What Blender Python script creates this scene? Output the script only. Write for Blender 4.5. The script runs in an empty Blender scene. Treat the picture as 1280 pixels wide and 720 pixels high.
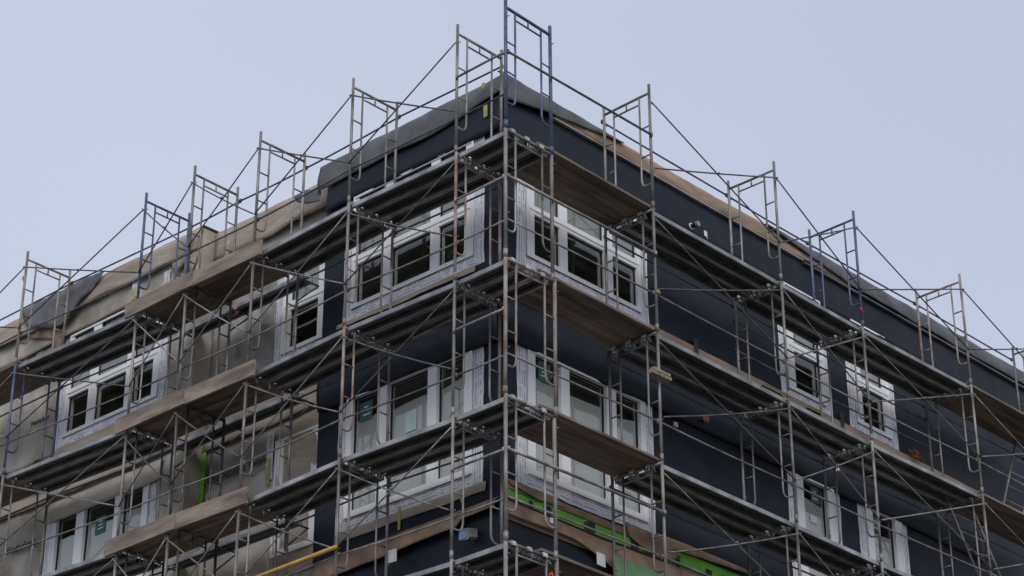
import bpy, bmesh, math, random
from mathutils import Vector, Matrix, noise
R = math.radians
scene = bpy.context.scene
COL = scene.collection
random.seed(7)

# ------------------------------------------------------------------ camera
F_PX, YAW, PITCH, ROLL = 2781.56, 43.0906, 27.1579, -0.0241
CAM = Vector((-19.0517, -17.8440, 1.6))
cam_d = bpy.data.cameras.new('camera'); cam = bpy.data.objects.new('camera', cam_d); COL.objects.link(cam)
scene.camera = cam
fw = Vector((math.cos(R(YAW))*math.cos(R(PITCH)), math.sin(R(YAW))*math.cos(R(PITCH)), math.sin(R(PITCH))))
rt = Vector((math.sin(R(YAW)), -math.cos(R(YAW)), 0)); up = rt.cross(fw)
c_, s_ = math.cos(R(ROLL)), math.sin(R(ROLL))
rt2, up2 = rt*c_ + up*s_, -rt*s_ + up*c_
m = Matrix((rt2, up2, -fw)).transposed().to_4x4(); m.translation = CAM
cam.matrix_world = m
cam_d.sensor_width = 36.0; cam_d.lens = 36.0*F_PX/1280.0
cam_d.shift_x = 6.49/1280.0; cam_d.shift_y = -2.67/1280.0
cam_d.clip_start = 0.5; cam_d.clip_end = 3000

# ------------------------------------------------------------------ sky, sun, exposure
scene.view_settings.view_transform = 'Standard'; scene.view_settings.look = 'None'
scene.view_settings.exposure = 0.0; scene.view_settings.gamma = 1.0
SUN_EL, SUN_AZ = 38.0, 215.0           # the veiled sun stands behind the camera
w = bpy.data.worlds.new('World'); scene.world = w; w.use_nodes = True
nt = w.node_tree; nt.nodes.clear()
out = nt.nodes.new('ShaderNodeOutputWorld'); bg = nt.nodes.new('ShaderNodeBackground'); bg.inputs['Strength'].default_value = 0.1
sky = nt.nodes.new('ShaderNodeTexSky'); sky.sky_type = 'NISHITA'; sky.sun_disc = False
sky.sun_elevation = R(SUN_EL); sky.sun_rotation = R(SUN_AZ); sky.air_density = 1.0; sky.dust_density = 3.0
cl = nt.nodes.new('ShaderNodeTexNoise'); cl.inputs['Scale'].default_value = 1.6; cl.inputs['Detail'].default_value = 3.0
ramp = nt.nodes.new('ShaderNodeValToRGB')
ramp.color_ramp.elements[0].position = 0.3; ramp.color_ramp.elements[0].color = (5.4, 5.98, 7.4, 1)
ramp.color_ramp.elements[1].position = 0.72; ramp.color_ramp.elements[1].color = (6.25, 6.72, 8.1, 1)
mix = nt.nodes.new('ShaderNodeMix'); mix.data_type = 'RGBA'; mix.inputs[0].default_value = 0.93
tc = nt.nodes.new('ShaderNodeTexCoord')
nt.links.new(tc.outputs['Generated'], cl.inputs['Vector']); nt.links.new(cl.outputs['Fac'], ramp.inputs['Fac'])
nt.links.new(sky.outputs['Color'], mix.inputs['A']); nt.links.new(ramp.outputs['Color'], mix.inputs['B'])
nt.links.new(mix.outputs['Result'], bg.inputs['Color']); nt.links.new(bg.outputs['Background'], out.inputs['Surface'])
sd = bpy.data.lights.new('sun', 'SUN'); sun = bpy.data.objects.new('sun', sd); COL.objects.link(sun)
sd.energy = 1.5; sd.angle = R(40); sd.color = (1.0, 0.93, 0.83)
sa, se = R(227), R(SUN_EL)
sun.rotation_euler = Vector((math.cos(sa)*math.cos(se), math.sin(sa)*math.cos(se), math.sin(se))).to_track_quat('Z', 'Y').to_euler()
sun.location = (-30, -30, 60)

# ------------------------------------------------------------------ materials
def new_mat(name):
    mt = bpy.data.materials.new(name); mt.use_nodes = True
    return mt, mt.node_tree, mt.node_tree.nodes['Principled BSDF']
def noisy(name, c1, c2, scale=4.0, rough=0.6, metal=0.0, bump=0.0, bscale=None, lo=0.35, hi=0.65, stretch=(1, 1, 1), rand=0.0, detail=6.0, spec=0.5, coord='Object'):
    mt, t, p = new_mat(name); N = t.nodes.new; Lk = t.links.new
    tcn = N('ShaderNodeTexCoord'); mp = N('ShaderNodeMapping'); mp.inputs['Scale'].default_value = stretch
    Lk(tcn.outputs[coord], mp.inputs['Vector'])
    n = N('ShaderNodeTexNoise'); n.inputs['Scale'].default_value = scale; n.inputs['Detail'].default_value = detail
    if rand:
        oi = N('ShaderNodeObjectInfo'); ml = N('ShaderNodeVectorMath'); ml.operation = 'SCALE'; ml.inputs[0].default_value = (37, 61, 13)
        ad = N('ShaderNodeVectorMath'); Lk(oi.outputs['Random'], ml.inputs['Scale']); Lk(mp.outputs[0], ad.inputs[0]); Lk(ml.outputs[0], ad.inputs[1])
        vec = ad.outputs[0]
    else: vec = mp.outputs[0]
    Lk(vec, n.inputs['Vector'])
    r = N('ShaderNodeValToRGB'); r.color_ramp.elements[0].position = lo; r.color_ramp.elements[1].position = hi
    r.color_ramp.elements[0].color = (*c1, 1); r.color_ramp.elements[1].color = (*c2, 1)
    Lk(n.outputs['Fac'], r.inputs['Fac']); col = r.outputs['Color']
    if rand:
        hs = N('ShaderNodeHueSaturation'); mr = N('ShaderNodeMapRange')
        mr.inputs['To Min'].default_value = 1-rand; mr.inputs['To Max'].default_value = 1+rand
        Lk(oi.outputs['Random'], mr.inputs['Value']); Lk(mr.outputs[0], hs.inputs['Value']); Lk(col, hs.inputs['Color']); col = hs.outputs['Color']
    Lk(col, p.inputs['Base Color'])
    p.inputs['Roughness'].default_value = rough; p.inputs['Metallic'].default_value = metal; p.inputs['Specular IOR Level'].default_value = spec
    if bump:
        n2 = N('ShaderNodeTexNoise'); n2.inputs['Scale'].default_value = bscale or scale*3; n2.inputs['Detail'].default_value = 4
        Lk(vec, n2.inputs['Vector']); b = N('ShaderNodeBump'); b.inputs['Strength'].default_value = bump; b.inputs['Distance'].default_value = 0.02
        Lk(n2.outputs['Fac'], b.inputs['Height']); Lk(b.outputs[0], p.inputs['Normal'])
    return mt
M = {}
M['galv'] = noisy('galvanised_tube', (.125, .119, .112), (.295, .288, .278), 6, .5, .3, rand=.25, stretch=(1, 1, .5))
M['rust'] = noisy('rusty_tube', (.19, .125, .095), (.30, .275, .26), 6, .7, .1, rand=.2, lo=.40, hi=.58, stretch=(1, 1, .6))
M['blue'] = noisy('blue_paint_tube', (.045, .065, .14), (.105, .125, .20), 7, .45, .1, rand=.2)
M['dark'] = noisy('dark_tube', (.06, .06, .062), (.15, .148, .145), 6, .5, .3, rand=.2)
M['alu'] = noisy('aluminium_plank', (.20, .20, .205), (.40, .405, .41), 3, .42, .55, rand=.15, stretch=(1, .2, 1), bump=.1, bscale=30)
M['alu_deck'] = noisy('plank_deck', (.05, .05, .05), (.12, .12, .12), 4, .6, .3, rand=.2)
M['hook'] = noisy('cast_hook', (.36, .36, .355), (.60, .60, .59), 12, .5, .1, rand=.25)  # paler than the tubes: sky light caught in the gaps is in this colour
M['wood'] = noisy('weathered_board', (.09, .066, .05), (.25, .195, .155), 3, .8, 0, bump=.35, bscale=14, rand=.22, stretch=(.3, 2.5, 2.5))
M['toe'] = noisy('toe_board', (.13, .103, .083), (.32, .262, .215), 3, .8, 0, bump=.35, bscale=14, rand=.1, stretch=(6, .35, 2))
M['navy'] = noisy('dark_membrane', (.0065, .0103, .018), (.0155, .0205, .032), 1.1, .5, 0, bump=.8, bscale=3.2, spec=.22, stretch=(.7, .7, 1.2))
M['greymem'] = noisy('grey_roof_membrane', (.085, .090, .098), (.15, .155, .165), 2.5, .6, 0, bump=.45, bscale=5)
M['wrap'] = noisy('beige_housewrap', (.24, .215, .17), (.45, .425, .375), 1.5, .6, 0, bump=1.0, bscale=5, lo=.32, hi=.62, detail=9)
M['wrapgrey'] = noisy('smudged_housewrap', (.20, .195, .185), (.39, .37, .335), 2.2, .55, 0, bump=1.0, bscale=5, detail=9)
M['wraplight'] = noisy('pale_housewrap', (.36, .335, .285), (.53, .50, .45), 1.8, .6, 0, bump=.8, bscale=5, detail=9)
M['tan'] = noisy('tan_sheathing_paper', (.30, .245, .195), (.44, .375, .31), 2.2, .7, 0, bump=.8, bscale=6, stretch=(.6, .6, 2))
M['plywood'] = noisy('plywood_edge', (.27, .19, .135), (.42, .31, .235), 2.2, .75, 0, bump=.6, bscale=6, stretch=(.6, .6, 2))
M['reddish'] = noisy('reddish_fascia', (.31, .20, .155), (.41, .27, .215), 2.5, .75)
M['kraft'] = noisy('brown_paper', (.20, .13, .09), (.39, .27, .19), 2.5, .75, 0, bump=.5, bscale=5)
M['green'] = noisy('green_membrane', (.12, .38, .03), (.19, .52, .06), 3, .5, 0, bump=.3, bscale=9)
M['mint'] = noisy('faded_green', (.13, .27, .14), (.19, .34, .18), 3, .6)
M['vinyl'] = noisy('white_vinyl', (.78, .795, .82), (.85, .865, .885), 2, .4, 0)
M['gasket'] = noisy('black_gasket', (.02, .02, .021), (.03, .03, .031), 5, .6)
M['paper'] = noisy('grey_sheet', (.47, .465, .46), (.54, .535, .53), 1.2, .8)
M['paper_dark'] = noisy('darker_grey_sheet', (.25, .245, .24), (.37, .365, .36), 1.6, .8)  # darker grey paper, behind the transom panes
M['room'] = noisy('bare_room', (.52, .55, .45), (.68, .70, .60), 1.2, .9)
M['yellow'] = noisy('yellow_tape', (.36, .33, .07), (.54, .50, .15), 8, .5)
M['white'] = noisy('white_plate', (.66, .67, .70), (.78, .79, .80), 6, .5)
M['black'] = noisy('black_plastic', (.012, .012, .013), (.03, .03, .03), 6, .5)
M['red'] = noisy('red_ribbon', (.45, .03, .03), (.62, .07, .06), 12, .6)
M['pink'] = noisy('faded_red_cap', (.40, .16, .16), (.52, .26, .25), 12, .6)
M['orange'] = noisy('orange_cord', (.50, .13, .05), (.62, .20, .08), 12, .6)
M['ypipe'] = noisy('yellow_tube', (.42, .26, .06), (.56, .37, .10), 6, .5)
M['teal'] = noisy('teal_sticker', (.03, .10, .085), (.055, .15, .13), 20, .5)
M['cyan'] = noisy('pale_sticker', (.50, .66, .66), (.58, .73, .73), 9, .5)
M['ink'] = noisy('print_ink', (.03, .028, .028), (.05, .048, .046), 6, .6)
M['faint_ink'] = noisy('smudged_ink', (.10, .10, .12), (.22, .215, .22), 14, .7)
M['lens'] = noisy('blue_lens', (.10, .18, .30), (.22, .32, .45), 14, .2, .3)
M['ground'] = noisy('dusty_yard', (.11, .10, .09), (.18, .165, .148), .25, .95, bump=.3, bscale=3)
M['roof'] = noisy('roof_deck', (.09, .09, .09), (.13, .13, .13), 1, .9)
def glass_mat():
    mt, t, p = new_mat('window_glass'); t.nodes.remove(p); N = t.nodes.new; Lk = t.links.new
    tr = N('ShaderNodeBsdfTransparent'); tr.inputs['Color'].default_value = (.93, .945, .925, 1)
    gl = N('ShaderNodeBsdfGlossy'); gl.inputs['Roughness'].default_value = .03; gl.inputs['Color'].default_value = (.9, .95, 1, 1)
    fr = N('ShaderNodeFresnel'); fr.inputs['IOR'].default_value = 1.85
    nz = N('ShaderNodeTexNoise'); nz.inputs['Scale'].default_value = 1.3; b = N('ShaderNodeBump'); b.inputs['Strength'].default_value = .12; b.inputs['Distance'].default_value = .05
    tcn = N('ShaderNodeTexCoord'); Lk(tcn.outputs['Object'], nz.inputs['Vector']); Lk(nz.outputs['Fac'], b.inputs['Height']); Lk(b.outputs[0], gl.inputs['Normal'])
    ge = N('ShaderNodeNewGeometry'); iv = N('ShaderNodeMath'); iv.operation = 'SUBTRACT'; iv.inputs[0].default_value = 1.0; Lk(ge.outputs['Backfacing'], iv.inputs[1])
    ml = N('ShaderNodeMath'); ml.operation = 'MULTIPLY'; Lk(fr.outputs[0], ml.inputs[0]); Lk(iv.outputs[0], ml.inputs[1])
    mx = N('ShaderNodeMixShader'); Lk(ml.outputs[0], mx.inputs[0]); Lk(tr.outputs[0], mx.inputs[1]); Lk(gl.outputs[0], mx.inputs[2])
    Lk(mx.outputs[0], t.nodes['Material Output'].inputs['Surface']); return mt
M['glass'] = glass_mat()
def tape_mat():
    # white flashing tape with rows of small blue dashes (flat print); UV: u along the strip in metres, v across in metres
    mt, t, p = new_mat('printed_flashing_tape'); N = t.nodes.new; Lk = t.links.new
    uv = N('ShaderNodeUVMap'); sx = N('ShaderNodeSeparateXYZ'); Lk(uv.outputs[0], sx.inputs[0])
    def math_(op, a, b=None, c=None):
        n = N('ShaderNodeMath'); n.operation = op
        for i, v in enumerate((a, b, c)):
            if v is None: continue
            if isinstance(v, (int, float)): n.inputs[i].default_value = v
            else: Lk(v, n.inputs[i])
        return n.outputs[0]
    def band(v0, v1): return math_('MULTIPLY', math_('GREATER_THAN', sx.outputs[1], v0), math_('LESS_THAN', sx.outputs[1], v1))
    cb = N('ShaderNodeCombineXYZ'); Lk(math_('MULTIPLY', sx.outputs[0], 11.0), cb.inputs[0]); Lk(math_('MULTIPLY', sx.outputs[1], 9.0), cb.inputs[1])
    nz = N('ShaderNodeTexNoise'); nz.inputs['Scale'].default_value = 1.0; nz.inputs['Detail'].default_value = 2.0; Lk(cb.outputs[0], nz.inputs['Vector'])
    dash = math_('GREATER_THAN', nz.outputs['Fac'], .47)
    rows = math_('ADD', math_('ADD', band(.045, .066), band(.098, .109)), band(.140, .158))
    ink = math_('MULTIPLY', dash, rows)
    wv = N('ShaderNodeTexNoise'); wv.inputs['Scale'].default_value = 5.0; wv.inputs['Detail'].default_value = 5
    Lk(uv.outputs[0], wv.inputs['Vector'])
    rp = N('ShaderNodeValToRGB'); rp.color_ramp.elements[0].position = .35; rp.color_ramp.elements[1].position = .7
    rp.color_ramp.elements[0].color = (.60, .62, .68, 1); rp.color_ramp.elements[1].color = (.82, .83, .87, 1); Lk(wv.outputs['Fac'], rp.inputs['Fac'])
    mx = N('ShaderNodeMix'); mx.data_type = 'RGBA'; Lk(math_('MULTIPLY', ink, .62), mx.inputs[0]); Lk(rp.outputs[0], mx.inputs['A']); mx.inputs['B'].default_value = (.10, .12, .24, 1)
    Lk(mx.outputs['Result'], p.inputs['Base Color']); p.inputs['Roughness'].default_value = .45
    bp = N('ShaderNodeBump'); bp.inputs['Strength'].default_value = .3; bp.inputs['Distance'].default_value = .01; Lk(wv.outputs['Fac'], bp.inputs['Height']); Lk(bp.outputs[0], p.inputs['Normal'])
    return mt
M['tape'] = tape_mat()

# ------------------------------------------------------------------ mesh helpers
def mesh_of(name, bm, mat, smooth=False):
    bmesh.ops.recalc_face_normals(bm, faces=bm.faces)
    me = bpy.data.meshes.new(name); bm.to_mesh(me); bm.free()
    if mat is not None: me.materials.append(M[mat])
    if smooth:
        for p in me.polygons: p.use_smooth = True
    return me
def link(name, me, parent=None, loc=None):
    o = bpy.data.objects.new(name, me); COL.objects.link(o)
    if parent is not None: o.parent = parent
    if loc is not None: o.location = loc
    return o
def tag(o, label=None, cat=None, group=None, kind=None):
    if label: o['label'] = label
    if cat: o['category'] = cat
    if group: o['group'] = group
    if kind: o['kind'] = kind
    return o
def empty(name, loc=(0, 0, 0), rot=(0, 0, 0)):
    o = bpy.data.objects.new(name, None); COL.objects.link(o); o.location = loc; o.rotation_euler = rot; o.empty_display_size = .2
    return o
def box(bm, a, b, jit=0.0):
    x0, y0, z0 = a; x1, y1, z1 = b
    P = [(x0, y0, z0), (x1, y0, z0), (x1, y1, z0), (x0, y1, z0), (x0, y0, z1), (x1, y0, z1), (x1, y1, z1), (x0, y1, z1)]
    v = [bm.verts.new(Vector(p) + Vector((random.uniform(-jit, jit), random.uniform(-jit, jit), random.uniform(-jit, jit)))) for p in P]
    for f in ((3, 2, 1, 0), (4, 5, 6, 7), (0, 1, 5, 4), (1, 2, 6, 5), (2, 3, 7, 6), (3, 0, 4, 7)): bm.faces.new([v[i] for i in f])
def tube(bm, pts, r, n=8):
    pts = [Vector(p) for p in pts]; rings = []
    u0 = None
    for i, p in enumerate(pts):
        d = (pts[min(i+1, len(pts)-1)] - pts[max(i-1, 0)]).normalized()
        if u0 is None:
            u0 = d.orthogonal().normalized()
        u0 = (u0 - d*u0.dot(d)).normalized(); v0 = d.cross(u0)
        rings.append([bm.verts.new(p + (u0*math.cos(2*math.pi*k/n) + v0*math.sin(2*math.pi*k/n))*r) for k in range(n)])
    for a, b in zip(rings, rings[1:]):
        for k in range(n): bm.faces.new((a[k], a[(k+1) % n], b[(k+1) % n], b[k]))
    bm.faces.new(rings[0][::-1]); bm.faces.new(rings[-1])
def tube_mesh(name, pts, r, mat, n=8):
    bm = bmesh.new(); tube(bm, pts, r, n); return mesh_of(name, bm, mat, True)

# ------------------------------------------------------------------ layout of the place (metres)
H = 1.9976                      # lift height
ZT = 19.406                     # top header
W = 0.914                       # frame width
YL = [0, .943, 3.119, 5.205, 6.785, 8.013, 11.255, 14.36]
XR = [3.15, 6.25, 8.426, 11.625, 14.85]
DZL = [0, -.015, .02, -.05, -.035, -.055, .045, .04]
DZR = [.02, 0, -.02, .02, .02]
PL = 1.22                       # facade plane (x for the left face, y for the right face)
PM = 1.57                       # recessed middle of the left face
Y_DARK, Y_STEP = 4.96, 8.02
Y_END, X_END = 18.5, 22.0
def zk(k): return ZT - H*k

# ------------------------------------------------------------------ ground
bm = bmesh.new()
bmesh.ops.create_grid(bm, x_segments=40, y_segments=40, size=700)
tag(link('ground', mesh_of('ground', bm, 'ground')), 'bare dusty building yard around the scaffolded block', None, None, 'structure')

# ------------------------------------------------------------------ the building
B = empty('apartment_building', (PL, PL, 0))
tag(B, 'flat roofed building under construction wrapped in navy membrane and beige housewrap', 'building')
BO = Vector((PL, PL, 0))
def bpart(name, me, parent=None):
    o = bpy.data.objects.new(name, me); COL.objects.link(o); o.parent = parent or B
    if parent is None: o.location = -BO          # meshes are laid out in world coordinates
    return o
def P3(axis, plane, u, n, z):
    """point on a facade: u along it, n metres outward from its plane, z height"""
    return Vector((plane - n, u, z)) if axis == 0 else Vector((u, plane - n, z))
def fbox(bm, axis, plane, u0, u1, n0, n1, z0, z1, jit=0):
    a, b = P3(axis, plane, u0, n0, z0), P3(axis, plane, u1, n1, z1)
    box(bm, [min(a[i], b[i]) for i in range(3)], [max(a[i], b[i]) for i in range(3)], jit)
def wall_sheet(axis, plane, u0, u1, z0, z1, holes, mat, depth=.16, bow=0.0, seed=0):
    us = sorted({u0, u1, *[h[0] for h in holes], *[h[1] for h in holes]}); zs = sorted({z0, z1, *[h[2] for h in holes], *[h[3] for h in holes]})
    bm = bmesh.new(); vc = {}
    def V(u, n, z):
        k = (round(u, 4), round(n, 4), round(z, 4))
        if k not in vc: vc[k] = bm.verts.new(P3(axis, plane, u, n, z))
        return vc[k]
    def inside(u, z): return any(h[0] < u < h[1] and h[2] < z < h[3] for h in holes)
    for i in range(len(us)-1):
        for j in range(len(zs)-1):
            a, b, c, d = us[i], us[i+1], zs[j], zs[j+1]
            if inside((a+b)/2, (c+d)/2): continue
            bm.faces.new((V(a, 0, c), V(b, 0, c), V(b, 0, d), V(a, 0, d)))
    for a, b, c, d in holes:
        for q in (((a, c), (b, c)), ((b, c), (b, d)), ((b, d), (a, d)), ((a, d), (a, c))):
            (p0, q0), (p1, q1) = q
            bm.faces.new((V(p0, 0, q0), V(p1, 0, q1), V(p1, -depth, q1), V(p0, -depth, q0)))
    return mesh_of('wall', bm, mat)
def sheet(name, axis, plane, u0, u1, zfun0, zfun1, nfun, mat, nu=None, nz=6, thick=.006, parent=None):
    """a cloth-like strip with real thickness: zfun0/zfun1 give its lower/upper edge along u, nfun(u, t) its stand-off (t 0 low, 1 high)"""
    nu = nu or max(4, int((u1-u0)/.12)); bm = bmesh.new(); g = []
    for s in (0, 1):
        rows = []
        for j in range(nz+1):
            t = j/nz; row = []
            for i in range(nu+1):
                u = u0 + (u1-u0)*i/nu; z = zfun0(u)*(1-t) + zfun1(u)*t
                row.append(bm.verts.new(P3(axis, plane, u, nfun(u, t) - s*thick, z)))
            rows.append(row)
        g.append(rows)
    for s in (0, 1):
        for j in range(nz):
            for i in range(nu):
                f = (g[s][j][i], g[s][j][i+1], g[s][j+1][i+1], g[s][j+1][i]); bm.faces.new(f if s == 0 else f[::-1])
    for i in range(nu):
        for j in (0, nz): bm.faces.new((g[0][j][i], g[1][j][i], g[1][j][i+1], g[0][j][i+1]))
    for j in range(nz):
        for i in (0, nu): bm.faces.new((g[0][j][i], g[0][j+1][i], g[1][j+1][i], g[1][j][i]))
    return bpart(name, mesh_of(name, bm, mat, True), parent)
def nz1(x, s=1.0, seed=0.0): return noise.noise(Vector((x*s, seed*7.31, seed*1.7)))
def nz2(x, y, s=1.0, seed=0.0): return noise.noise(Vector((x*s, y*s, seed*3.7)))

ROW = {1: (ZT-.93, ZT-2.85), 2: (ZT-4.33, ZT-6.22)}
BIG_L, BIG_R, BIG_B = 1.56, 1.53, 8.71
def hole(s, w_, row): return (s+.2, s+w_-.2, ROW[row][1]+.02, ROW[row][0]-.01)
TOPZ = ZT-.06
holesA = [hole(BIG_L, 2.94, 1), hole(BIG_L, 2.94, 2)]
bpart('wall', wall_sheet(0, PL, PL, Y_DARK, 0, TOPZ, holesA, 'navy'))['label'] = 'navy wrapped corner wall'
holesR = [hole(BIG_R, 2.94, 1), hole(BIG_R, 2.94, 2)] + [hole(s, 1.41, r) for s, r in ((7.79, 1), (9.69, 1), (7.80, 2), (9.72, 2))]
bpart('wall', wall_sheet(1, PL, PL, X_END, 0, TOPZ, holesR, 'navy'))['label'] = 'long navy wrapped wall'
holesM = [hole(5.06, 1.41, 1), hole(5.06, 1.41, 2)]
bpart('wall', wall_sheet(0, PM, Y_DARK, Y_STEP, 0, TOPZ, holesM, 'wrapgrey'))['label'] = 'recessed wall in smudged beige housewrap'
holesB = [hole(BIG_B, 2.94, 1), hole(BIG_B, 2.94, 2)]
bpart('wall', wall_sheet(0, PL, Y_STEP, Y_END, 0, TOPZ, holesB, 'wrap'))['label'] = 'beige housewrapped wall'
def quad_part(name, pts, mat):
    bm = bmesh.new(); bm.faces.new([bm.verts.new(p) for p in pts]); return bpart(name, mesh_of(name, bm, mat))
quad_part('return_wall', [(PL, Y_STEP, 0), (PM, Y_STEP, 0), (PM, Y_STEP, TOPZ), (PL, Y_STEP, TOPZ)], 'wrap')
quad_part('return_wall', [(PL, Y_DARK, 0), (PM, Y_DARK, 0), (PM, Y_DARK, TOPZ), (PL, Y_DARK, TOPZ)], 'navy')
quad_part('wall', [(PL, Y_END, 0), (X_END, Y_END, 0), (X_END, Y_END, TOPZ), (PL, Y_END, TOPZ)], 'wrap')
quad_part('wall', [(X_END, PL, 0), (X_END, Y_END, 0), (X_END, Y_END, TOPZ), (X_END, PL, TOPZ)], 'navy')
bm = bmesh.new(); bm.faces.new([bm.verts.new(p) for p in ((PL, PL, TOPZ), (X_END, PL, TOPZ), (X_END, Y_END, TOPZ), (PL, Y_END, TOPZ), (PL, Y_STEP, TOPZ), (PM, Y_STEP, TOPZ), (PM, Y_DARK, TOPZ), (PL, Y_DARK, TOPZ))])
bpart('roof', mesh_of('roof', bm, 'roof'))
# rooms behind the windows
def room(x0, x1, y0, y1, z0, z1, open_faces):
    P = {'x0': [(x0, y0, z0), (x0, y1, z0), (x0, y1, z1), (x0, y0, z1)], 'x1': [(x1, y0, z0), (x1, y1, z0), (x1, y1, z1), (x1, y0, z1)],
         'y0': [(x0, y0, z0), (x1, y0, z0), (x1, y0, z1), (x0, y0, z1)], 'y1': [(x0, y1, z0), (x1, y1, z0), (x1, y1, z1), (x0, y1, z1)],
         'z0': [(x0, y0, z0), (x1, y0, z0), (x1, y1, z0), (x0, y1, z0)], 'z1': [(x0, y0, z1), (x1, y0, z1), (x1, y1, z1), (x0, y1, z1)]}
    bm = bmesh.new()
    for k, q in P.items():
        if k not in open_faces: bm.faces.new([bm.verts.new(p) for p in q])
    bpart('room_interior', mesh_of('room_interior', bm, 'room'))
for r in (1, 2):
    t, b = ROW[r]
    room(PL+.17, 5.6, PL+.17, 4.85, b-.8, t+.15, ('x0', 'y0'))
    room(7.5, 12.0, PL+.17, 4.6, b-.8, t+.15, ('y0',))
    room(PL+.17, 4.8, 8.3, 12.4, b-.8, t+.15, ('x0',))
    room(PM+.17, 4.6, 4.9, 7.6, b-.8, t+.15, ('x0',))

# ---- windows
def ring(bm, axis, plane, u0, u1, z0, z1, wd, n0, n1):
    fbox(bm, axis, plane, u0, u1, n0, n1, z0, z0+wd); fbox(bm, axis, plane, u0, u1, n0, n1, z1-wd, z1)
    fbox(bm, axis, plane, u0, u0+wd, n0, n1, z0+wd, z1-wd); fbox(bm, axis, plane, u1-wd, u1, n0, n1, z0+wd, z1-wd)
def strip(axis, plane, u0, u1, z0, z1, n, along_z, parent, ragged=.012):
    """flashing tape: a thin sheet with uneven cut edges and UVs in metres"""
    L_ = (z1-z0) if along_z else (u1-u0); Wd = (u1-u0) if along_z else (z1-z0); k = max(4, int(L_/.16)); bm = bmesh.new(); uvl = bm.loops.layers.uv.new('UVMap'); rows = []
    off = random.uniform(0, 40)
    for i in range(k+1):
        a = i/k; row = []
        for j in (0, 1):
            e = random.uniform(-ragged, ragged)
            u, z = ((u0 + j*Wd + e, z0 + a*L_) if along_z else (u0 + a*L_, z0 + j*Wd + e))
            nn = n + abs(nz1(a*L_*2+off, 1.3, j))*.006
            row.append(((bm.verts.new(P3(axis, plane, u, nn, z)), bm.verts.new(P3(axis, plane, u, n-.003, z))), (a*L_+off, j*Wd)))
        rows.append(row)
    def face(q):
        f = bm.faces.new([x[0] for x in q])
        for lp, x in zip(f.loops, q): lp[uvl].uv = x[1]
    for i in range(k):
        A, Bq = rows[i], rows[i+1]
        face([(A[0][0][0], A[0][1]), (A[1][0][0], A[1][1]), (Bq[1][0][0], Bq[1][1]), (Bq[0][0][0], Bq[0][1])])
        for j in (0, 1): face([(A[j][0][0], A[j][1]), (Bq[j][0][0], Bq[j][1]), (Bq[j][0][1], Bq[j][1]), (A[j][0][1], A[j][1])])
    me = mesh_of('flashing_tape', bm, 'tape'); return bpart('flashing_tape', me, parent)
BIG_COLS = [(.355, .895), (1.075, 1.885), (2.095, 2.645)]
SMALL_COLS = [(.39, 1.03)]
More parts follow.
